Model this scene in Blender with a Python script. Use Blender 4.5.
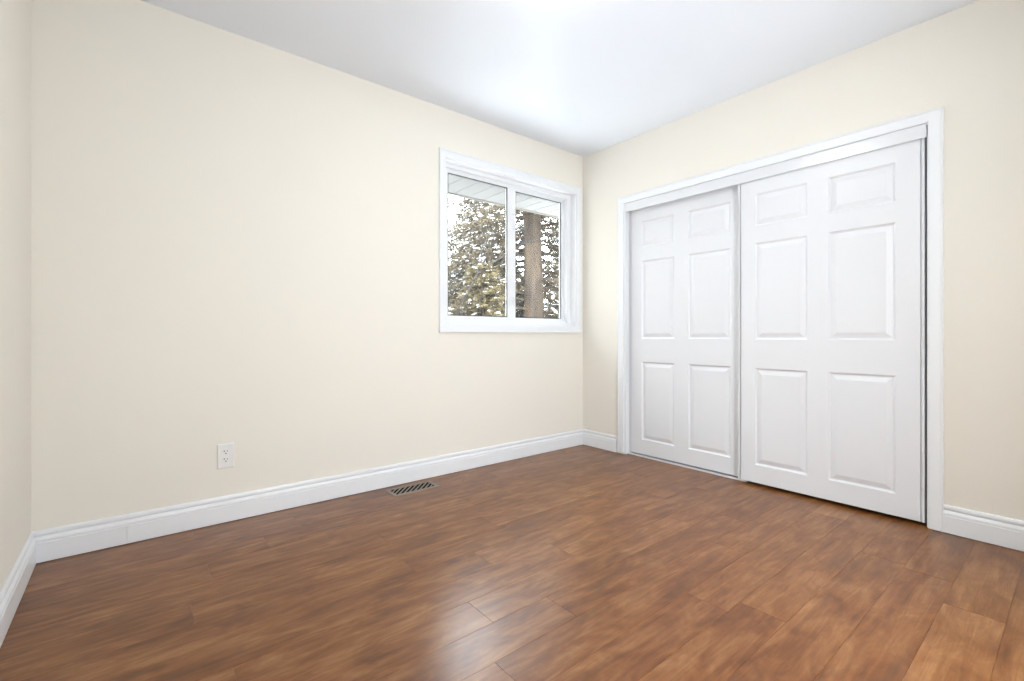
import bpy, bmesh, math, random
import numpy as np
from mathutils import Vector

# ---------------------------------------------------------------- scene, camera, sky, exposure
S = bpy.context.scene
for o in list(bpy.data.objects):
    bpy.data.objects.remove(o)
COL = S.collection

H = 2.44                     # ceiling height; the corner of window wall and closet wall is the origin
VIEW = Vector((0.6304, 0.7763, 0.0))
cd = bpy.data.cameras.new('camera')
cam = bpy.data.objects.new('camera', cd)
COL.objects.link(cam)
cam.location = (-2.9645, -2.694, 0.9275)
cam.rotation_euler = VIEW.to_track_quat('-Z', 'Y').to_euler()
cd.sensor_width = 36.0
cd.lens = 466.0 / 1024.0 * 36.0
cd.shift_y = -5.5 / 1024.0
cd.clip_start = 0.02
S.camera = cam

S.view_settings.view_transform = 'Standard'
S.view_settings.look = 'None'
S.view_settings.gamma = 1.0
S.view_settings.use_curve_mapping = False
S.view_settings.exposure = 0.45

SKY_STRENGTH = 16.5
LAMP_STRENGTH = 17.0

W = bpy.data.worlds.new('sky')
S.world = W
W.use_nodes = True
nt = W.node_tree
nt.nodes.clear()
out = nt.nodes.new('ShaderNodeOutputWorld')
bg = nt.nodes.new('ShaderNodeBackground')
tc = nt.nodes.new('ShaderNodeTexCoord')
ns = nt.nodes.new('ShaderNodeTexNoise')
ns.inputs['Scale'].default_value = 5.0
ns.inputs['Detail'].default_value = 5.0
rp = nt.nodes.new('ShaderNodeValToRGB')
rp.color_ramp.elements[0].position = 0.33
rp.color_ramp.elements[0].color = (0.034, 0.046, 0.058, 1)
rp.color_ramp.elements[1].position = 0.40
rp.color_ramp.elements[1].color = (0.87, 0.94, 1.0, 1)
nt.links.new(tc.outputs['Generated'], ns.inputs['Vector'])
nt.links.new(ns.outputs['Fac'], rp.inputs['Fac'])
nt.links.new(rp.outputs['Color'], bg.inputs['Color'])
bg.inputs['Strength'].default_value = SKY_STRENGTH
nt.links.new(bg.outputs[0], out.inputs[0])

sd = bpy.data.lights.new('sun', 'SUN')
sun = bpy.data.objects.new('sun', sd)
COL.objects.link(sun)
sd.energy = 3.5
sd.angle = math.radians(6)
sd.color = (1.0, 0.93, 0.84)
sun.rotation_euler = Vector((0.35, 0.75, -0.62)).to_track_quat('-Z', 'Y').to_euler()   # shines from behind the house
sun.location = (-4, -6, 8)

# unseen area lamp added behind the camera to brighten the walls
ad_ = bpy.data.lights.new('fill_light', 'AREA')
ad_.shape = 'RECTANGLE'; ad_.size = 0.70; ad_.size_y = 1.9
ad_.energy = 47.0; ad_.color = (0.88, 0.945, 1.0)
fill = bpy.data.objects.new('fill_light', ad_); COL.objects.link(fill)
fill.location = (-1.86, -3.50, 1.10)
fill.rotation_euler = Vector((0.42, 1, 0)).to_track_quat('-Z', 'Z').to_euler()

# ---------------------------------------------------------------- helpers
def tag(o, label=None, cat=None, group=None, kind=None):
    if label: o['label'] = label
    if cat: o['category'] = cat
    if group: o['group'] = group
    if kind: o['kind'] = kind
    return o

def empty(name, loc, label, cat, group=None, kind=None):
    o = bpy.data.objects.new(name, None)
    o.empty_display_size = 0.1
    COL.objects.link(o)
    o.location = loc
    return tag(o, label, cat, group, kind)

def link_mesh(name, me, mat, parent=None):
    if mat is not None and not len(me.materials): me.materials.append(mat)
    o = bpy.data.objects.new(name, me)
    COL.objects.link(o)
    if parent is not None:
        o.parent = parent
        # geometry is written in world coordinates: shift it to the parent's origin
        loc = Vector(parent.location)
        p = parent.parent
        while p is not None:
            loc += Vector(p.location); p = p.parent
        if loc.length > 0:
            me.transform(__import__('mathutils').Matrix.Translation(-loc))
    return o

def obj(name, bm, mat, parent=None, kind=None, bevel=0, smooth=False):
    bmesh.ops.recalc_face_normals(bm, faces=bm.faces)
    me = bpy.data.meshes.new(name)
    if smooth:
        for f in bm.faces: f.smooth = True
    bm.to_mesh(me); bm.free()
    o = link_mesh(name, me, mat, parent)
    if bevel:
        b = o.modifiers.new('bevel', 'BEVEL')
        b.width = bevel; b.segments = 2; b.limit_method = 'ANGLE'; b.angle_limit = math.radians(40)
        b.harden_normals = False
    if kind: o['kind'] = kind
    return o

def box(bm, a, b):
    x0, y0, z0 = a; x1, y1, z1 = b
    v = [bm.verts.new(p) for p in ((x0,y0,z0),(x1,y0,z0),(x1,y1,z0),(x0,y1,z0),(x0,y0,z1),(x1,y0,z1),(x1,y1,z1),(x0,y1,z1))]
    for f in ((0,3,2,1),(4,5,6,7),(0,1,5,4),(1,2,6,5),(2,3,7,6),(3,0,4,7)):
        bm.faces.new([v[i] for i in f])

def prism(bm, prof, place):
    """sweep a 2-D outline between two stations; place(u, v, end) -> point"""
    a = [bm.verts.new(place(u, v, 0)) for u, v in prof]
    b = [bm.verts.new(place(u, v, 1)) for u, v in prof]
    n = len(prof)
    for i in range(n):
        j = (i+1) % n
        bm.faces.new((a[i], a[j], b[j], b[i]))
    bm.faces.new(a); bm.faces.new(b[::-1])

def lathe(bm, prof, c, seg=64, cap0=False, cap1=False):
    rings = []
    for r, z in prof:
        rings.append([bm.verts.new((c[0]+r*math.cos(2*math.pi*k/seg), c[1]+r*math.sin(2*math.pi*k/seg), c[2]+z)) for k in range(seg)])
    for A, B in zip(rings, rings[1:]):
        for k in range(seg):
            l = (k+1) % seg
            bm.faces.new((A[k], A[l], B[l], B[k]))
    if cap0: bm.faces.new(rings[0])
    if cap1: bm.faces.new(rings[-1])

# ---------------------------------------------------------------- materials
def mat_base(name):
    m = bpy.data.materials.new(name)
    m.use_nodes = True
    t = m.node_tree
    return m, t, t.nodes['Principled BSDF']

def plain(name, col, rough=0.5, spec=0.5, metal=0.0, noise=0.0, nscale=30.0, bump=0.0, bscale=300.0, coat=0.0):
    m, t, p = mat_base(name)
    p.inputs['Base Color'].default_value = (*col, 1)
    p.inputs['Roughness'].default_value = rough
    p.inputs['Specular IOR Level'].default_value = spec
    p.inputs['Metallic'].default_value = metal
    p.inputs['Coat Weight'].default_value = coat
    tc = t.nodes.new('ShaderNodeTexCoord')
    if noise:
        n = t.nodes.new('ShaderNodeTexNoise'); n.inputs['Scale'].default_value = nscale; n.inputs['Detail'].default_value = 4
        mx = t.nodes.new('ShaderNodeMix'); mx.data_type = 'RGBA'
        mx.inputs['A'].default_value = (*[c*(1-noise) for c in col], 1)
        mx.inputs['B'].default_value = (*[min(1, c*(1+noise)) for c in col], 1)
        t.links.new(tc.outputs['Object'], n.inputs['Vector'])
        t.links.new(n.outputs['Fac'], mx.inputs['Factor'])
        t.links.new(mx.outputs['Result'], p.inputs['Base Color'])
    if bump:
        n = t.nodes.new('ShaderNodeTexNoise'); n.inputs['Scale'].default_value = bscale; n.inputs['Detail'].default_value = 2
        b = t.nodes.new('ShaderNodeBump'); b.inputs['Strength'].default_value = bump; b.inputs['Distance'].default_value = 0.001
        t.links.new(tc.outputs['Object'], n.inputs['Vector'])
        t.links.new(n.outputs['Fac'], b.inputs['Height'])
        t.links.new(b.outputs['Normal'], p.inputs['Normal'])
    return m

M_wall = plain('cream_wall_paint', (0.87, 0.83, 0.755), 0.7, 0.2, noise=0.008, nscale=3, bump=0.15, bscale=220)
M_ceil = plain('white_ceiling_paint', (0.85, 0.885, 0.95), 0.30, 0.42, bump=0.1, bscale=180)
M_trim = plain('white_trim_paint', (0.86, 0.875, 0.90), 0.30, 0.5)
M_door = plain('white_door_paint', (0.80, 0.81, 0.84), 0.33, 0.5)
M_track = plain('white_enamel_track', (0.79, 0.80, 0.825), 0.16, 0.6)
M_vinyl = plain('white_window_vinyl', (0.86, 0.87, 0.89), 0.35, 0.4)
M_gasket = plain('grey_rubber_gasket', (0.05, 0.05, 0.055), 0.6, 0.3)
M_plate = plain('white_outlet_plastic', (0.84, 0.835, 0.82), 0.35, 0.5)
M_slot = plain('dark_slot', (0.03, 0.028, 0.025), 0.7, 0.2)
M_reg = plain('bronze_register_metal', (0.27, 0.22, 0.175), 0.42, 0.5, metal=0.45, noise=0.15, nscale=60)
M_regdark = plain('black_register_duct', (0.012, 0.011, 0.010), 0.8, 0.1)
M_under = plain('floor_underlay', (0.05, 0.025, 0.014), 0.8, 0.1)
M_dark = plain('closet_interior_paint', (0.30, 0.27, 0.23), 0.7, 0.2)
M_metal = plain('brushed_nickel', (0.6, 0.6, 0.6), 0.3, 0.5, metal=1.0)
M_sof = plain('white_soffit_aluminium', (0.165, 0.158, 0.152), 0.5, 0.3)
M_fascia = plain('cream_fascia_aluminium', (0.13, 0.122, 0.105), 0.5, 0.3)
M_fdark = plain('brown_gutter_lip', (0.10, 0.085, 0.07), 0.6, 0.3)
M_blocker = plain('sky_blocker_surface', (0.30, 0.27, 0.24), 0.8, 0.2, noise=0.1)
M_snow = plain('snow', (0.74, 0.76, 0.79), 0.7, 0.2, noise=0.03, nscale=3)
M_needle = plain('brown_green_spruce_needles', (0.070, 0.055, 0.032), 0.6, 0.2, noise=0.45, nscale=2.2)
M_needle2 = plain('grey_green_spruce_needles', (0.092, 0.080, 0.060), 0.6, 0.2, noise=0.35, nscale=2.0)
M_needle3 = plain('yellow_green_cedar_foliage', (0.105, 0.084, 0.042), 0.6, 0.2, noise=0.35, nscale=3.0)
M_twig = plain('pale_bare_twig_bark', (0.028, 0.024, 0.022), 0.8, 0.2, noise=0.2)
M_tan = plain('pinkish_dry_shrub', (0.12, 0.08, 0.065), 0.8, 0.2, noise=0.3, nscale=4)

def wood_floor():
    m, t, p = mat_base('walnut_laminate')
    N, L = t.nodes, t.links
    tc = N.new('ShaderNodeTexCoord')
    at = N.new('ShaderNodeAttribute'); at.attribute_name = 'seed'
    cm = N.new('ShaderNodeVectorMath'); cm.operation = 'MULTIPLY'; cm.inputs[1].default_value = (37.0, 53.0, 71.0)
    L.new(at.outputs['Fac'], cm.inputs[0])
    ad = N.new('ShaderNodeVectorMath'); ad.operation = 'ADD'
    L.new(tc.outputs['Object'], ad.inputs[0]); L.new(cm.outputs[0], ad.inputs[1])
    def noise(sx, sy, scale, detail, rough=0.5, dist=0.0):
        mp = N.new('ShaderNodeMapping'); mp.inputs['Scale'].default_value = (sx, sy, 1)
        L.new(ad.outputs[0], mp.inputs['Vector'])
        n = N.new('ShaderNodeTexNoise'); n.inputs['Scale'].default_value = scale; n.inputs['Detail'].default_value = detail
        n.inputs['Roughness'].default_value = rough; n.inputs['Distortion'].default_value = dist
        L.new(mp.outputs[0], n.inputs['Vector'])
        return n.outputs['Fac']
    def mathn(op, a, b):
        n = N.new('ShaderNodeMath'); n.operation = op
        for i, v in enumerate((a, b)):
            if isinstance(v, (int, float)): n.inputs[i].default_value = v
            else: L.new(v, n.inputs[i])
        return n.outputs[0]
    blotch = noise(1.0, 2.4, 5.2, 6, 0.62, 0.6)
    streak = noise(1.0, 11.0, 3.0, 5, 0.6, 0.8)
    grain = noise(1.0, 26.0, 9.0, 4, 0.65, 0.3)
    v = mathn('ADD', mathn('MULTIPLY', blotch, 0.50), mathn('MULTIPLY', streak, 0.36))
    v = mathn('ADD', v, mathn('MULTIPLY', grain, 0.14))
    tone = mathn('MULTIPLY', mathn('SUBTRACT', at.outputs['Fac'], 0.5), 0.045)
    v = mathn('ADD', v, tone)
    rp = N.new('ShaderNodeValToRGB')
    e = rp.color_ramp.elements
    e[0].position = 0.355; e[0].color = (0.100, 0.029, 0.004, 1)
    e[1].position = 0.655; e[1].color = (0.37, 0.180, 0.068, 1)
    for pos, c in ((0.435, (0.156, 0.048, 0.006, 1)), (0.50, (0.206, 0.073, 0.015, 1)), (0.57, (0.270, 0.113, 0.035, 1))):
        k = e.new(pos); k.color = c
    L.new(v, rp.inputs['Fac'])
    # soft dark mineral streaks
    kn_ = noise(1.0, 3.6, 2.1, 3, 0.5, 1.2)
    kn = N.new('ShaderNodeMapRange'); kn.inputs['From Min'].default_value = 0.60; kn.inputs['From Max'].default_value = 0.74
    kn.inputs['To Min'].default_value = 0.0; kn.inputs['To Max'].default_value = 0.55
    L.new(kn_, kn.inputs['Value'])
    mk = N.new('ShaderNodeMix'); mk.data_type = 'RGBA'
    mk.inputs['B'].default_value = (0.085, 0.034, 0.013, 1)
    L.new(kn.outputs[0], mk.inputs['Factor']); L.new(rp.outputs['Color'], mk.inputs['A'])
    L.new(mk.outputs['Result'], p.inputs['Base Color'])
    p.inputs['Roughness'].default_value = 0.28
    p.inputs['Specular IOR Level'].default_value = 0.5
    b = N.new('ShaderNodeBump'); b.inputs['Strength'].default_value = 0.02; b.inputs['Distance'].default_value = 0.0005
    L.new(streak, b.inputs['Height']); L.new(b.outputs[0], p.inputs['Normal'])
    return m
M_floor = wood_floor()

def bark():
    m, t, p = mat_base('brown_furrowed_bark')
    N, L = t.nodes, t.links
    tc = N.new('ShaderNodeTexCoord')
    mp = N.new('ShaderNodeMapping'); mp.inputs['Scale'].default_value = (1, 1, 0.28)
    n = N.new('ShaderNodeTexNoise'); n.inputs['Scale'].default_value = 8; n.inputs['Detail'].default_value = 3; n.inputs['Roughness'].default_value = 0.55
    rp = N.new('ShaderNodeValToRGB')
    rp.color_ramp.elements[0].position = 0.35; rp.color_ramp.elements[0].color = (0.018, 0.011, 0.007, 1)
    rp.color_ramp.elements[1].position = 0.66; rp.color_ramp.elements[1].color = (0.060, 0.040, 0.024, 1)
    b = N.new('ShaderNodeBump'); b.inputs['Strength'].default_value = 0.15; b.inputs['Distance'].default_value = 0.01
    L.new(tc.outputs['Object'], mp.inputs['Vector']); L.new(mp.outputs[0], n.inputs['Vector'])
    L.new(n.outputs['Fac'], rp.inputs['Fac']); L.new(rp.outputs[0], p.inputs['Base Color'])
    L.new(n.outputs['Fac'], b.inputs['Height']); L.new(b.outputs[0], p.inputs['Normal'])
    p.inputs['Roughness'].default_value = 0.85
    return m
M_bark = bark()

def glass():
    m = bpy.data.materials.new('window_glass'); m.use_nodes = True
    t = m.node_tree; t.nodes.clear()
    o = t.nodes.new('ShaderNodeOutputMaterial')
    tr = t.nodes.new('ShaderNodeBsdfTransparent'); tr.inputs[0].default_value = (0.96, 0.975, 0.97, 1)
    gl = t.nodes.new('ShaderNodeBsdfGlossy'); gl.inputs['Roughness'].default_value = 0.0
    lw = t.nodes.new('ShaderNodeLayerWeight'); lw.inputs['Blend'].default_value = 0.5
    pw = t.nodes.new('ShaderNodeMath'); pw.operation = 'POWER'; pw.inputs[1].default_value = 5.0
    fr = t.nodes.new('ShaderNodeMath'); fr.operation = 'MULTIPLY_ADD'; fr.inputs[1].default_value = 0.9; fr.inputs[2].default_value = 0.03
    t.links.new(lw.outputs['Facing'], pw.inputs[0]); t.links.new(pw.outputs[0], fr.inputs[0])
    mx = t.nodes.new('ShaderNodeMixShader')
    t.links.new(fr.outputs[0], mx.inputs[0]); t.links.new(tr.outputs[0], mx.inputs[1]); t.links.new(gl.outputs[0], mx.inputs[2])
    t.links.new(mx.outputs[0], o.inputs[0])
    return m
M_glass = glass()

def emit(name, col, st):
    m, t, p = mat_base(name)
    p.inputs['Base Color'].default_value = (0.9, 0.9, 0.9, 1)
    p.inputs['Emission Color'].default_value = (*col, 1)
    p.inputs['Emission Strength'].default_value = st
    return m
M_lamp = emit('lit_opal_glass', (0.90, 0.965, 1.0), LAMP_STRENGTH)

# ---------------------------------------------------------------- room shell
XL, YF = -3.286, -3.05        # left wall, wall behind the camera
WX0, WX1, WZ0, WZ1 = -1.350, -0.087, 0.995, 2.112       # window opening
CY0, CY1, CZ = -0.430, -2.218, 1.947                    # closet opening
T = 0.20

bm = bmesh.new()
box(bm, (XL-T, 0, -0.1), (WX0, T, H+0.1))
box(bm, (WX0, 0, -0.1), (WX1, T, WZ0))
box(bm, (WX0, 0, WZ1), (WX1, T, H+0.1))
box(bm, (WX1, 0, -0.1), (T*0.5, T, H+0.1))
obj('wall_back', bm, M_wall, kind='structure')

bm = bmesh.new()
TR = 0.10
box(bm, (0, CY0, -0.1), (TR, 0, H+0.1))
box(bm, (0, CY1, CZ), (TR, CY0, H+0.1))
box(bm, (0, YF, -0.1), (TR, CY1, H+0.1))
obj('wall_right', bm, M_wall, kind='structure')
bm = bmesh.new(); box(bm, (XL-0.12, YF-0.12, -0.1), (XL, 0, H+0.1)); obj('wall_left', bm, M_wall, kind='structure')
bm = bmesh.new()
DX0, DX1, DZ = -2.20, -1.28, 2.03                       # unseen open doorway behind the camera, added to let the extra lamp in
box(bm, (XL, YF-0.12, -0.1), (DX0, YF, H+0.1)); box(bm, (DX1, YF-0.12, -0.1), (TR, YF, H+0.1)); box(bm, (DX0, YF-0.12, DZ), (DX1, YF, H+0.1))
box(bm, (DX0, YF-0.12, -0.1), (DX1, YF, -0.001))
obj('wall_front', bm, M_wall, kind='structure')
bm = bmesh.new()
box(bm, (DX0-0.3, YF-1.22, -0.1), (DX1+0.3, YF-1.12, H+0.1)); box(bm, (DX0-0.3, YF-1.12, -0.1), (DX0-0.2, YF-0.12, H+0.1)); box(bm, (DX1+0.2, YF-1.12, -0.1), (DX1+0.3, YF-0.12, H+0.1))
box(bm, (DX0-0.2, YF-1.12, H), (DX1+0.2, YF-0.12, H+0.1)); box(bm, (DX0-0.2, YF-1.12, -0.1), (DX1+0.2, YF-0.12, -0.001))
obj('wall_hall', bm, M_wall, kind='structure')
bm = bmesh.new(); box(bm, (XL, YF, H), (0, 0, H+0.1)); obj('ceiling', bm, M_ceil, kind='structure')
# closet interior shell
bm = bmesh.new()
box(bm, (0.70, CY1-0.15, -0.1), (0.78, CY0+0.15, H+0.1))
box(bm, (TR, CY0+0.10, -0.1), (0.70, CY0+0.18, H+0.1))
box(bm, (TR, CY1-0.18, -0.1), (0.70, CY1-0.10, H+0.1))
box(bm, (TR, CY1-0.10, H), (0.70, CY0+0.10, H+0.1))
obj('wall_closet', bm, M_dark, kind='structure')

# floor: laminate planks running parallel to the window wall
def build_floor():
    rnd = random.Random(11)
    V, F, seeds = [], [], []
    P, LEN = 0.149, 1.22
    y_ref = -1.340
    k0 = -int((0 - y_ref)/P) - 2
    ins, dz = 0.0008, 0.0009
    fixed = {0: -2.063, 1: -1.830, 2: -0.95, 3: -1.42, -1: -2.75, -2: -0.62, 4: -2.55, 5: -0.55}
    for row in range(-10, 13):
        ya = y_ref - row*P; yb = ya - P
        if yb >= 0 or ya <= YF: continue
        xj = fixed.get(row, -3.3 + rnd.random()*LEN)
        x = xj - LEN*5
        while x < 0.7:
            xa, xb = max(x, XL), min(x+LEN, 0.68)
            x += LEN
            s = rnd.random()
            if xb <= xa: continue
            y1, y0 = min(ya, 0), max(yb, YF)
            # the closet floor only exists inside the closet
            if xb > 0 and not (y1 < CY0+0.1 and y0 > CY1-0.1): xb = 0.0
            if xb <= xa: continue
            b = len(V)
            V += [(xa,y0,-dz),(xb,y0,-dz),(xb,y1,-dz),(xa,y1,-dz),
                  (xa+ins,y0+ins,0),(xb-ins,y0+ins,0),(xb-ins,y1-ins,0),(xa+ins,y1-ins,0)]
            for f in ((4,5,6,7),(0,1,5,4),(1,2,6,5),(2,3,7,6),(3,0,4,7)):
                F.append([b+i for i in f]); seeds.append(s)
    # solid slab underneath
    b = len(V)
    x0, x1, y0, y1, z0, z1 = XL, 0.70, YF, 0.0, -0.10, -dz-0.0002
    V += [(x0,y0,z0),(x1,y0,z0),(x1,y1,z0),(x0,y1,z0),(x0,y0,z1),(x1,y0,z1),(x1,y1,z1),(x0,y1,z1)]
    for f in ((0,3,2,1),(4,5,6,7),(0,1,5,4),(1,2,6,5),(2,3,7,6),(3,0,4,7)):
        F.append([b+i for i in f]); seeds.append(0.1)
    me = bpy.data.meshes.new('floor')
    me.from_pydata(V, [], F)
    a = me.attributes.new('seed', 'FLOAT', 'FACE')
    a.data.foreach_set('value', seeds)
    me.materials.append(M_floor); me.materials.append(M_under)
    for i in range(len(F)-6, len(F)): me.polygons[i].material_index = 1
    o = bpy.data.objects.new('floor', me); COL.objects.link(o); o['kind'] = 'structure'
build_floor()

# baseboards
BB = [(0,0),(0.016,0),(0.016,0.078),(0.0130,0.0795),(0.0145,0.0825),(0.0140,0.091),(0.0105,0.097),(0.0062,0.102),(0.0060,0.105),(0.0098,0.109),(0.0098,0.117),(0.0075,0.124),(0.003,0.127),(0,0.127)]
ZB = 0.003
bm = bmesh.new()
prism(bm, BB, lambda u, v, e: ((XL, -2.9880)[e], -u, v+ZB))
prism(bm, BB, lambda u, v, e: ((-2.9865, 0.0)[e], -u, v+ZB))
obj('baseboard_back', bm, M_trim, kind='structure')
bm = bmesh.new()
prism(bm, BB, lambda u, v, e: (XL+u, (YF, -0.0165)[e], v+ZB))
obj('baseboard_left', bm, M_trim, kind='structure')
bm = bmesh.new()
prism(bm, BB, lambda u, v, e: (-u, (-0.3625, -0.0165)[e], v+ZB))
prism(bm, BB, lambda u, v, e: (-u, (YF, -2.2705)[e], v+ZB))
obj('baseboard_right', bm, M_trim, kind='structure')
bm = bmesh.new()
prism(bm, BB, lambda u, v, e: ((XL+0.017, DX0)[e], YF+u, v+ZB))
prism(bm, BB, lambda u, v, e: ((DX1, -0.017)[e], YF+u, v+ZB))
obj('baseboard_front', bm, M_trim, kind='structure')

# closet casing (flat with a thin raised outer band), jamb liner
CAS = [(0,0),(0,0.012),(0.006,0.0135),(0.050,0.0155),(0.0535,0.0185),(0.060,0.0185),(0.064,0.016),(0.064,0)]   # u = outwards from the opening, v = off the wall
def casing_leg(bm, horizontal, opening, a, b, sign, plane, mit_a=False, mit_b=False):
    """plane 'x' : board on the x=0 wall ; 'y' : board on the y=0 wall"""
    def place(u, v, e):
        s = a if e == 0 else b
        if e == 0 and mit_a: s = a - u if a < b else a + u
        if e == 1 and mit_b: s = b + u if b > a else b - u
        o = opening + sign*u
        if horizontal: p, z = s, o
        else: p, z = o, s
        return (-v, p, z) if plane == 'x' else (p, -v, z)
    prism(bm, CAS, place)
bm = bmesh.new()
CASU = 0.054
k = CASU/0.064
CAS = [(u*k, v) for u, v in CAS]
casing_leg(bm, False, CY1, 0.003, CZ, -1, 'x', mit_b=True)
CASR = list(CAS)
casing_leg(bm, True, CZ, CY1, CY0, 1, 'x', mit_a=True, mit_b=True)
CAS2 = CAS
casing_leg(bm, False, CY0, 0.016, CZ, 1, 'x', mit_b=True)
obj('trim_1', bm, M_trim, kind='structure')
bm = bmesh.new()
box(bm, (-0.0005, CY0-0.014, 0.002), (TR, CY0+0.001, CZ)); box(bm, (-0.0005, CY1-0.001, 0.002), (TR, CY1+0.006, CZ))
box(bm, (0.0005, CY1+0.006, CZ-0.008), (TR, CY0-0.014, CZ+0.001))
obj('trim_2', bm, M_trim, kind='structure')

# window casing + jamb liner
bm = bmesh.new()
WC = 0.051
CAS = [(u*WC/CASU, v) for u, v in CAS]
casing_leg(bm, False, WX0, WZ0, WZ1, -1, 'y', True, True)
casing_leg(bm, False, WX1, WZ0, WZ1, 1, 'y', True, True)
casing_leg(bm, True, WZ1, WX0, WX1, 1, 'y', True, True)
casing_leg(bm, True, WZ0, WX0, WX1, -1, 'y', True, True)
obj('trim_3', bm, M_trim, kind='structure')

# ---------------------------------------------------------------- sliding window
def frame_bars(bm, x0, x1, z0, z1, y0, y1, wl, wr, wb, wt):
    box(bm, (x0, y0, z0), (x0+wl, y1, z1)); box(bm, (x1-wr, y0, z0), (x1, y1, z1))
    box(bm, (x0+wl, y0, z0), (x1-wr, y1, z0+wb)); box(bm, (x0+wl, y0, z1-wt), (x1-wr, y1, z1))

win = empty('window_1', (WX0, 0.06, WZ0), 'white vinyl sliding window with two panes looking out on snowy trees', 'window', kind='structure')
bm = bmesh.new()
j = 0.008
frame_bars(bm, WX0-0.001, WX1+0.001, WZ0-0.001, WZ1+0.001, 0.0, 0.052, j, j, j, j)
obj('jamb_liner', bm, M_vinyl, win)
bm = bmesh.new()
frame_bars(bm, WX0-0.001, WX1+0.001, WZ0-0.001, WZ1+0.001, 0.0525, 0.135, 0.034, 0.052, 0.034, 0.040)
# track ribs on the sill and head
for y in (0.062, 0.092, 0.122):
    box(bm, (WX0+0.048, y-0.0015, WZ0+0.030), (WX1-0.052, y+0.0015, WZ0+0.044))
    box(bm, (WX0+0.048, y-0.0015, WZ1-0.052), (WX1-0.052, y+0.0015, WZ1-0.040))
obj('window_frame', bm, M_vinyl, win, bevel=0.002)
def sash(x0, x1, y0, y1, wl, wr):
    bm = bmesh.new()
    z0, z1 = WZ0+0.037, WZ1-0.043
    frame_bars(bm, x0, x1, z0, z1, y0, y1, wl, wr, 0.030, 0.026)
    s = obj('sash', bm, M_vinyl, win, bevel=0.002)
    bm = bmesh.new()
    g = 0.007
    ym = (y0+y1)/2
    frame_bars(bm, x0+wl-0.001, x1-wr+0.001, z0+0.030-0.001, z1-0.026+0.001, ym-0.010, ym-0.004, g, g, g, g)
    gk = obj('gasket', bm, M_gasket, None); gk.parent = s; gk.location = (-win.location[0], -win.location[1], -win.location[2])
    bm = bmesh.new()
    box(bm, (x0+wl-0.002, ym-0.002, z0+0.028), (x1-wr+0.002, ym+0.002, z1-0.024))
    gl = obj('pane', bm, M_glass, None); gl.parent = s; gl.location = (-win.location[0], -win.location[1], -win.location[2])
    return s
s1 = sash(WX0+0.030, -0.690, 0.0635, 0.0895, 0.028, 0.078)
s2 = sash(-0.735, WX1-0.050, 0.0935, 0.1205, 0.045, 0.030)
# two small latches on the meeting stile and a raised finger pull
for z in (1.88, 1.19):
    bm = bmesh.new()
    box(bm, (-0.722, 0.050, z-0.028), (-0.702, 0.0640, z+0.028))
    box(bm, (-0.716, 0.043, z-0.012), (-0.708, 0.0505, z+0.012))
    obj('latch', bm, M_vinyl, win, bevel=0.002)

# ---------------------------------------------------------------- closet doors
def panel_door(name, y_near, y_far, x_face, z0, z1, cols, rows, label):
    """six-panel moulded door; y runs from y_near (smaller) to y_far"""
    th = 0.034
    root = empty(name, (x_face, (y_near+y_far)/2, z0), label, 'sliding door', kind='structure')
    bm = bmesh.new()
    edge_near, edge_far = y_near, y_far
    y_near, y_far = y_near+0.0150, y_far-0.0150
    ys = sorted({y_near, y_far, *[c for p in cols for c in p]})
    zs = sorted({z0, z1, *[c for p in rows for c in p]})
    vg = {}
    def V(y, z, d=0.0):
        key = (round(y, 5), round(z, 5), round(d, 5))
        if key not in vg: vg[key] = bm.verts.new((x_face+d, y, z))
        return vg[key]
    rings = [(0.0, 0.0), (0.003, 0.0030), (0.0080, 0.0085), (0.0125, 0.0095), (0.0180, 0.0080), (0.037, 0.0016), (0.039, 0.0010)]
    for i in range(len(ys)-1):
        for k in range(len(zs)-1):
            a, b, c, d = ys[i], ys[i+1], zs[k], zs[k+1]
            is_panel = any(abs(a-p[0]) < 1e-6 and abs(b-p[1]) < 1e-6 for p in cols) and any(abs(c-p[0]) < 1e-6 and abs(d-p[1]) < 1e-6 for p in rows)
            if not is_panel:
                bm.faces.new((V(a,c), V(b,c), V(b,d), V(a,d)))
                continue
            prev = None
            for off, dep in rings:
                r = [V(a+off,c+off,dep), V(b-off,c+off,dep), V(b-off,d-off,dep), V(a+off,d-off,dep)]
                if prev:
                    for q in range(4):
                        w = (q+1) % 4
                        bm.faces.new((prev[q], prev[w], r[w], r[q]))
                prev = r
            bm.faces.new(prev)
    # back and sides
    B = {}
    def Vb(y, z):
        k = (round(y,5), round(z,5))
        if k not in B: B[k] = bm.verts.new((x_face+th, y, z))
        return B[k]
    bm.faces.new((Vb(y_near,z0), Vb(y_near,z1), Vb(y_far,z1), Vb(y_far,z0)))
    bm.faces.new([V(y, z0) for y in ys] + [Vb(y_far,z0), Vb(y_near,z0)])
    bm.faces.new([V(y, z1) for y in ys] + [Vb(y_far,z1), Vb(y_near,z1)])
    bm.faces.new([V(y_near, z) for z in zs] + [Vb(y_near,z1), Vb(y_near,z0)])
    bm.faces.new([V(y_far, z) for z in zs] + [Vb(y_far,z1), Vb(y_far,z0)])
    obj('door_panel', bm, M_door, root)
    # slim white channels that wrap the two upright edges
    for y, s in ((edge_near, 1), (edge_far, -1)):
        bm = bmesh.new()
        a, b = sorted((y - s*0.0012, y + s*0.011))
        box(bm, (x_face-0.0036, a, z0), (x_face-0.0002, b, z1))
        a, b = sorted((y - s*0.0014, y - s*0.0002))
        box(bm, (x_face-0.0036, a, z0), (x_face+th, b, z1))
        a, b = sorted((y + s*0.0002, y + s*0.0146))
        box(bm, (x_face+0.012, a, z0), (x_face+0.014, b, z1))
        obj('edge_channel', bm, M_track, root)
    return root
ROWS = [(0.130, 0.724), (0.900, 1.493), (1.596, 1.794)]
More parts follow.
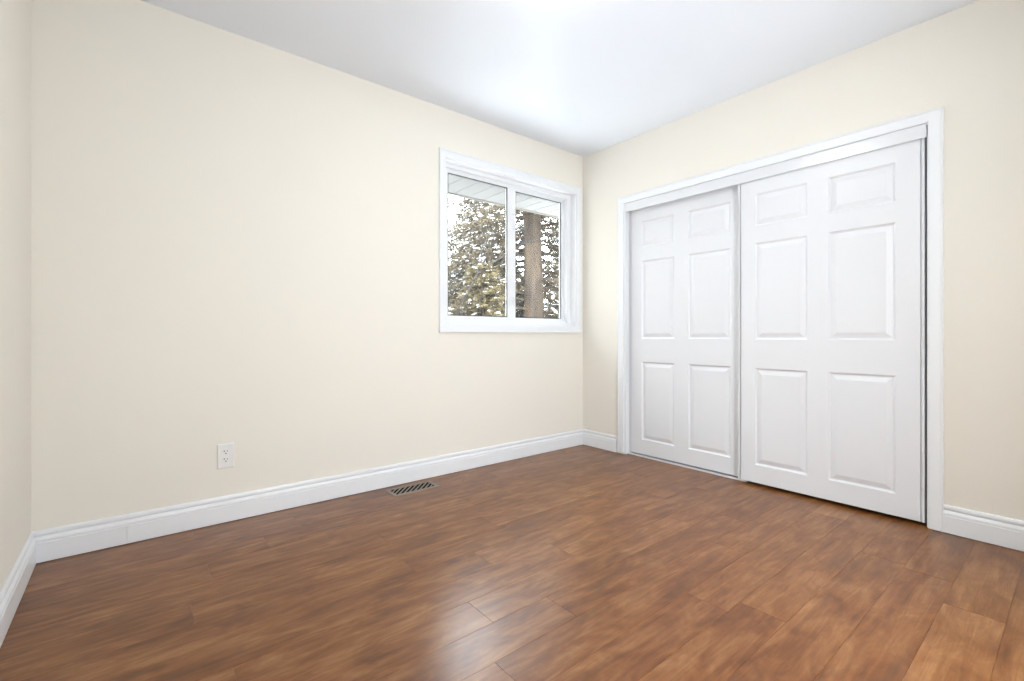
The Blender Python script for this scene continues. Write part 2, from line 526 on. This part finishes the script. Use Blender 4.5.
panel_door('door_1', -2.2025, -1.309, 0.004, 0.020, 1.915, [(-2.092, -1.800), (-1.698, -1.410)], ROWS,
           'wide white six-panel sliding closet door in front, nearer the right wall trim')
panel_door('door_2', -1.350, -0.448, 0.046, 0.020, 1.915, [(-1.238, -0.942), (-0.832, -0.556)], ROWS,
           'white six-panel sliding closet door set back, nearer the window')
tr = empty('door_track', (0.0, (CY0+CY1)/2, 1.878), 'white glossy metal header track above the sliding closet doors', 'door track', kind='structure')
bm = bmesh.new()
box(bm, (-0.010, CY1+0.0065, 1.878), (-0.006, CY0-0.0145, 1.938))
box(bm, (-0.006, CY1+0.0065, 1.934), (0.090, CY0-0.0145, 1.938))
box(bm, (0.0405, CY1+0.0065, 1.918), (0.0425, CY0-0.0145, 1.934))
obj('header_track', bm, M_track, tr, bevel=0.0008)
bm = bmesh.new()
box(bm, (0.034, -1.345, 0.0005), (0.092, -0.446, 0.0085))
box(bm, (0.034, -1.345, 0.0085), (0.037, -0.446, 0.0125))
obj('floor_guide', bm, M_track, tr)

# ---------------------------------------------------------------- wall outlet
def outlet():
    xc, zc = -2.610, 0.3285
    r = empty('wall_outlet', (xc, 0, zc-0.061), 'white duplex electrical outlet on the cream wall above the baseboard', 'outlet')
    bm = bmesh.new()
    w, h = 0.036, 0.060
    prof = [(-w,0),(w,0)]
    # plate with bevelled rim
    rings = [(0.0, 0.0), (0.0, -0.0045), (0.003, -0.0068), (0.006, -0.0072)]
    prev = None
    for off, y in rings:
        q = [bm.verts.new((xc+sx*(w-off), y-0.0002, zc+sz*(h-off))) for sx, sz in ((-1,-1),(1,-1),(1,1),(-1,1))]
        if prev:
            for i in range(4):
                bm.faces.new((prev[i], prev[(i+1)%4], q[(i+1)%4], q[i]))
        else: bm.faces.new(q)
        prev = q
    bm.faces.new(prev)
    obj('cover_plate', bm, M_plate, r)
    for s in (1, -1):
        zc2 = zc + s*0.0195
        bm = bmesh.new()
        pts = []
        for k in range(32):
            a = 2*math.pi*k/32
            x = 0.0172*math.cos(a); z = max(-0.0140, min(0.0140, 0.0172*math.sin(a)))
            pts.append((x, z))
        prism(bm, pts, lambda u, v, e: (xc+u, (-0.0073, -0.0100)[e], zc2+v))
        f = obj('receptacle', bm, M_plate, r)
        bm = bmesh.new()
        box(bm, (xc-0.0082, -0.0103, zc2+0.0005), (xc-0.0054, -0.0100, zc2+0.0090))
        box(bm, (xc+0.0056, -0.0103, zc2+0.0015), (xc+0.0080, -0.0100, zc2+0.0080))
        pts = [(0.0030*math.cos(2*math.pi*k/12), 0.0030*math.sin(2*math.pi*k/12)) for k in range(12)]
        prism(bm, pts, lambda u, v, e: (xc+u, (-0.0100, -0.0103)[e], zc2-0.0070+v))
        sl = obj('slots', bm, M_slot, None); sl.parent = f; sl.location = (-xc, 0, -(zc-0.061))
    bm = bmesh.new()
    pts = [(0.0030*math.cos(2*math.pi*k/16), 0.0030*math.sin(2*math.pi*k/16)) for k in range(16)]
    prism(bm, pts, lambda u, v, e: (xc+u, (-0.0073, -0.0086)[e], zc+v))
    obj('screw', bm, M_plate, r)
outlet()

# ---------------------------------------------------------------- floor register
def register():
    x0, x1, y0, y1 = -1.805, -1.505, -0.205, -0.062
    r = empty('floor_register', ((x0+x1)/2, (y0+y1)/2, 0.0), 'bronze metal floor vent with slanted louvers beside the baseboard below the window wall', 'vent')
    bm = bmesh.new()
    ox, oy = 0.022, 0.024
    rings = [((0,0),0.0003),((0.001,0.001),0.0022),((0.006,0.006),0.0050),((ox-0.002,oy-0.002),0.0050),((ox,oy),0.0042),((ox,oy),0.0006)]
    prev = None
    for (a, b), z in rings:
        q = [bm.verts.new(p) for p in ((x0+a,y0+b,z),(x1-a,y0+b,z),(x1-a,y1-b,z),(x0+a,y1-b,z))]
        if prev:
            for i in range(4): bm.faces.new((prev[i], prev[(i+1)%4], q[(i+1)%4], q[i]))
        prev = q
    obj('frame', bm, M_reg, r)
    ax0, ax1, ay0, ay1 = x0+ox, x1-ox, y0+oy, y1-oy
    bm = bmesh.new(); box(bm, (ax0, ay0, 0.0003), (ax1, ay1, 0.0009)); obj('duct_opening', bm, M_regdark, r)
    # slanted bars clipped to the opening
    hh = ay1-ay0
    pitch, wd = 0.034, 0.0115
    s = ax0 - hh
    while s < ax1:
        poly = [(s, ay0), (s+wd, ay0), (s+wd+hh, ay1), (s+hh, ay1)]
        def clip(poly, X, keep_greater):
            o_ = []
            for i in range(len(poly)):
                p, q = poly[i], poly[(i+1) % len(poly)]
                ip = (p[0] >= X) == keep_greater or p[0] == X
                iq = (q[0] >= X) == keep_greater or q[0] == X
                if ip: o_.append(p)
                if ip != iq:
                    t = (X-p[0])/(q[0]-p[0]); o_.append((X, p[1]+t*(q[1]-p[1])))
            return o_
        poly = clip(poly, ax0, True)
        if len(poly) > 2: poly = clip(poly, ax1, False)
        s += pitch
        if len(poly) < 3: continue
        area = abs(sum(poly[i][0]*poly[(i+1)%len(poly)][1]-poly[(i+1)%len(poly)][0]*poly[i][1] for i in range(len(poly))))/2
        if area < 1e-5: continue
        bm = bmesh.new()
        prism(bm, poly, lambda u, v, e: (u, v, (0.0010, 0.0044)[e]))
        obj('louver', bm, M_reg, r)
register()

# ---------------------------------------------------------------- ceiling light
LX, LY = -1.675, -1.385
def ceiling_light():
    r = empty('ceiling_light', (LX, LY, H), 'round flush white ceiling lamp, lit, in the middle of the ceiling', 'ceiling light')
    bm = bmesh.new()
    lathe(bm, [(0.20, -0.0005), (0.20, -0.016), (0.19, -0.022), (0.17, -0.022)], (LX, LY, H), cap0=True, cap1=True)
    obj('base', bm, M_trim, r, smooth=False)
    bm = bmesh.new()
    pr = [(0.186*math.cos(a), -0.0225-0.062*math.sin(a)) for a in [i*math.pi/2/10 for i in range(10)]] + [(0.004, -0.0845)]
    lathe(bm, pr, (LX, LY, H), cap0=True, cap1=True)
    obj('glass_shade', bm, M_lamp, r, smooth=True)
ceiling_light()

# ---------------------------------------------------------------- outside: eave, snow, trees
bm = bmesh.new()
EY0, EY1, EZ = T, 0.70, 2.134
x = -4.0
while x < 2.0:            # soffit boards running out from the wall, small V gap between each
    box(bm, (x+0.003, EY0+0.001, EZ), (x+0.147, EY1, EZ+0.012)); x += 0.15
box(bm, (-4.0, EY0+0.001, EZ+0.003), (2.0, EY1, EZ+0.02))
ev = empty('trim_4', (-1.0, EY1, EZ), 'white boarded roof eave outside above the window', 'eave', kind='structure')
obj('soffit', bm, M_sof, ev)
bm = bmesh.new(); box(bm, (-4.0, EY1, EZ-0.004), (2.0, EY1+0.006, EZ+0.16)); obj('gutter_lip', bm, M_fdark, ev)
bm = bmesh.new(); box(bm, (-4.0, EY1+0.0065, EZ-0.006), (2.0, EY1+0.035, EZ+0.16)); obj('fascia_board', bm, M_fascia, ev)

GZ = -0.55
# unseen block added left of the window to cut sky light indoors
bm = bmesh.new()
box(bm, (-6.0, T+0.002, GZ), (-1.75, 5.6, 2.9))
obj('wall_sky_blocker', bm, M_blocker, kind='structure')
n = 40
gv, gf = [], []
for i in range(n+1):
    for k in range(n+1):
        X = -30 + 60*i/n; Y = 0.25 + 50*(k/n)**1.3
        gv.append((X, Y, GZ + 0.10*math.sin(X*0.7+1.3)*math.sin(Y*0.5) * min(1, Y/2)))
for i in range(n):
    for k in range(n):
        a = i*(n+1)+k; gf.append((a, a+n+1, a+n+2, a+1))
me = bpy.data.meshes.new('snowy_ground'); me.from_pydata(gv, [], gf)
for p_ in me.polygons: p_.use_smooth = True
g = link_mesh('snowy_ground', me, M_snow); g['kind'] = 'structure'

def tube_mesh(name, segs, sides=6):
    """segs: list of (p0, p1, r0, r1)"""
    V, F = [], []
    for p0, p1, r0, r1 in segs:
        d = (p1-p0)
        if d.length < 1e-5: continue
        d.normalize()
        u = d.orthogonal().normalized(); w = d.cross(u)
        b = len(V)
        for (c, r) in ((p0, r0), (p1, r1)):
            for k in range(sides):
                a = 2*math.pi*k/sides
                q = c + (u*math.cos(a)+w*math.sin(a))*r
                V.append(tuple(q))
        for k in range(sides):
            l = (k+1) % sides
            F.append((b+k, b+l, b+sides+l, b+sides+k))
        F.append(tuple(b+sides+k for k in range(sides)))
    me = bpy.data.meshes.new(name); me.from_pydata(V, [], F)
    return me

def trunk_mesh(name, base, height, r0, rnd, flare=1.35):
    V, F = [], []
    sides, rings = 28, 46
    ph = [rnd.random()*6.28 for _ in range(6)]
    for i in range(rings+1):
        t = i/rings
        z = height*t
        r = r0*(1-t)**0.85 + 0.01
        r *= 1 + (flare-1)*math.exp(-z/0.35)
        cx = 0.04*math.sin(z*0.5+ph[0])-0.04*math.sin(ph[0]); cy = 0.04*math.sin(z*0.45+ph[1])-0.04*math.sin(ph[1])
        for k in range(sides):
            a = 2*math.pi*k/sides
            rr = r*(1+0.05*math.sin(3*a+ph[2]+z)+0.04*math.sin(7*a+ph[3]-z*2)+0.008*rnd.uniform(-1,1))
            V.append((base[0]+cx+rr*math.cos(a), base[1]+cy+rr*math.sin(a), base[2]+z))
    for i in range(rings):
        for k in range(sides):
            l = (k+1) % sides
            F.append((i*sides+k, i*sides+l, (i+1)*sides+l, (i+1)*sides+k))
    F.append(tuple(rings*sides+k for k in range(sides)))
    me = bpy.data.meshes.new(name); me.from_pydata(V, [], F)
    for p in me.polygons: p.use_smooth = True
    return me

def needles(P, D, ln, wd, rng):
    """P, D: (n,3) roots and directions -> rhombus needles"""
    nn = len(P)
    D = D/np.linalg.norm(D, axis=1)[:, None]
    R = rng.normal(size=(nn, 3)); Sd = np.cross(D, R); Sd /= np.linalg.norm(Sd, axis=1)[:, None]
    L = (ln*(0.6+0.8*rng.random(nn)))[:, None]; Wd = (wd*(0.7+0.6*rng.random(nn)))[:, None]
    v = np.stack([P, P+D*L*0.45+Sd*Wd, P+D*L, P+D*L*0.45-Sd*Wd], axis=1).reshape(-1, 3)
    return v

def quads_mesh(name, v):
    m = len(v)//4
    me = bpy.data.meshes.new(name)
    me.vertices.add(len(v)); me.vertices.foreach_set('co', v.astype(np.float32).ravel())
    me.loops.add(4*m); me.loops.foreach_set('vertex_index', np.arange(4*m, dtype=np.int32))
    me.polygons.add(m); me.polygons.foreach_set('loop_start', np.arange(0, 4*m, 4, dtype=np.int32))
    me.polygons.foreach_set('loop_total', np.full(m, 4, dtype=np.int32))
    me.update(); me.validate()
    return me

def conifer(name, base, height, r0, reach, z_first, label, mneedle, seed, nbr=150, twigs=22, nper=12, snow=0.5, droop=0.35, cat='tree', group=None, clear=None, sparse_above=None):
    rnd = random.Random(seed); rng = np.random.default_rng(seed)
    root = empty(name, base, label, cat, group)
    base = Vector(base)
    link_mesh('trunk', trunk_mesh('trunk', base, height, r0, rnd), M_bark, root)
    segs, P, D, SP = [], [], [], []
    for i in range(nbr):
        t = (i+0.5)/nbr
        z = z_first + (height-z_first-0.1)*t**1.25
        L = reach*(1-(z/height))**0.8*rnd.uniform(0.65, 1.1)+0.12
        az = i*2.39996+rnd.uniform(-.4, .4)
        if clear is not None and z < 3.3:
            df = (az-clear+math.pi) % (2*math.pi)-math.pi
            if abs(df) < 0.85: continue
        if sparse_above and z > sparse_above and i % 16: continue
        d = Vector((math.cos(az), math.sin(az), 0))
        side = Vector((-d.y, d.x, 0))
        prev = base+Vector((0, 0, z))
        K = 7
        for q in range(1, K+1):
            s = q/K
            pt = base+Vector((0, 0, z)) + d*L*s + Vector((0, 0, 0.10*L*s - droop*L*s*s)) + side*(0.05*L*math.sin(s*4+i))
            rb = max(0.004, 0.012*L*(1-s*0.85)+0.002)
            segs.append((prev.copy(), pt.copy(), rb*1.15, rb))
            nt_ = max(2, int(twigs*L/1.6/K*1.0))
            for _ in range(nt_):
                u = rnd.random(); p = prev.lerp(pt, u)
                if s < 0.22: continue
                sg = rnd.choice((-1, 1))
                tl = (0.16+0.30*(1-s))*rnd.uniform(0.6, 1.2)*min(1.2, L+0.3)
                td = (side*sg*rnd.uniform(0.5, 1.0)+d*rnd.uniform(0.3, 0.9)+Vector((0, 0, rnd.uniform(-0.55, 0.12)))).normalized()
                e = p+td*tl
                segs.append((p.copy(), e.copy(), 0.004, 0.002))
                m = int(nper*(0.5+tl*3))
                uu = rng.random(m)[:, None]
                pp = np.array(p)[None]*(1-uu)+np.array(e)[None]*uu
                dd = np.array(td)[None]*0.9+rng.normal(size=(m, 3))*0.55
                P.append(pp); D.append(dd)
                if rnd.random() < snow: SP.append((p.lerp(e, rnd.uniform(.2, .8)), td, tl*rnd.uniform(.25, .6)))
            prev = pt
    br = tube_mesh('branches', segs, 4); link_mesh('branches', br, M_bark, root)
    P = np.concatenate(P); D = np.concatenate(D)
    me = quads_mesh('foliage', needles(P, D, 0.060, 0.0075, rng)); fo = link_mesh('foliage', me, mneedle, root); fo['kind'] = 'stuff'
    if SP:
        V, F = [], []
        for c, td, ln in SP:
            s_ = td.cross(Vector((0, 0, 1))); s_ = s_.normalized() if s_.length > 1e-4 else Vector((1, 0, 0))
            w = rnd.uniform(0.014, 0.035); h = rnd.uniform(0.008, 0.02)
            b = len(V); c = c+Vector((0, 0, 0.006))
            for k in range(8):
                a = k*math.pi/4; V.append(tuple(c+td*(ln*0.5*math.cos(a))+s_*(w*math.sin(a))))
            for k in range(8):
                a = k*math.pi/4; V.append(tuple(c+td*(ln*0.32*math.cos(a))+s_*(w*0.65*math.sin(a))+Vector((0, 0, h))))
            for k in range(8):
                l = (k+1) % 8; F.append((b+k, b+l, b+8+l, b+8+k))
            F.append(tuple(b+8+k for k in range(8))); F.append(tuple(b+7-k for k in range(8)))
        me = bpy.data.meshes.new('snow_clumps'); me.from_pydata(V, [], F)
        sn = link_mesh('snow_clumps', me, M_snow, root); sn['kind'] = 'stuff'
    return root

def bare_tree(name, base, height, r0, label, seed, mat=None, depth=6, spread=0.55, cat='tree', ratio=0.78, kids=(2, 3)):
    rnd = random.Random(seed)
    root = empty(name, base, label, cat)
    segs = []
    def grow(p, d, L, r, lv):
        q = p
        K = 3
        for s in range(K):
            d2 = (d+Vector((rnd.uniform(-.16, .16), rnd.uniform(-.16, .16), rnd.uniform(-.05, .10)))).normalized()
            e = q+d2*(L/K)
            segs.append((q.copy(), e.copy(), r*(1-0.3*s/K), r*(1-0.3*(s+1)/K)))
            q, d = e, d2
        if lv == 0: return
        for k in range(rnd.randint(*kids)):
            a = rnd.random()*6.283
            u = d.orthogonal().normalized(); w = d.cross(u)
            nd = (d+(u*math.cos(a)+w*math.sin(a))*rnd.uniform(0.6, 1.2)*spread+Vector((0, 0, 0.06))).normalized()
            grow(q, nd, L*ratio*rnd.uniform(.8, 1.1), r*0.62, lv-1)
    grow(Vector(base), Vector((0, 0, 1)), height*0.21, r0, depth)
    link_mesh('branches', tube_mesh('branches', segs, 6), mat or M_twig, root)
    return root

def at(px, Z):
    """ground point that stands in column px of the photograph at depth Z"""
    a = (px-512)/466.0
    return (-2.9645+Z*(0.6304+a*0.7763), -2.694+Z*(0.7763-a*0.6304), GZ)

conifer('spruce_tree', at(533, 7.6), 9.5, 0.185, 2.3, 0.9,
        'big spruce with a thick brown trunk filling the right window pane', M_needle, 3, nbr=360, twigs=46, nper=16, snow=0.30, clear=math.radians(228), sparse_above=4.0, group='snow-dusted spruces outside the window')
conifer('spruce_tree', at(478, 10.5), 5.2, 0.16, 2.3, 0.6,
        'grey-green spruce with snowy branches in the middle of the left window pane', M_needle2, 5, nbr=300, twigs=50, nper=16, snow=0.40, group='snow-dusted spruces outside the window')
conifer('spruce_tree', at(585, 11.5), 5.2, 0.16, 2.4, 0.5,
        'farther snow-dusted spruce behind the right side of the big trunk', M_needle, 8, nbr=280, twigs=46, nper=15, snow=0.45, group='snow-dusted spruces outside the window')
conifer('cedar_shrub', at(484, 7.0), 2.6, 0.04, 0.75, 0.1,
        'low yellow-green cedar shrub at the bottom of the left window pane', M_needle3, 12, nbr=110, twigs=40, nper=16, snow=0.1, droop=0.1, cat='shrub')
bare_tree('bare_tree', at(452, 6.8), 6.4, 0.034, 'leafless pale tree with thin branches at the left edge of the window', 21)
bare_tree('dry_shrub', at(455, 6.6), 2.6, 0.02, 'pinkish dry leafless shrub at the bottom left corner of the window view', 33, mat=M_tan, depth=6, spread=0.8, cat='shrub', kids=(3, 3))
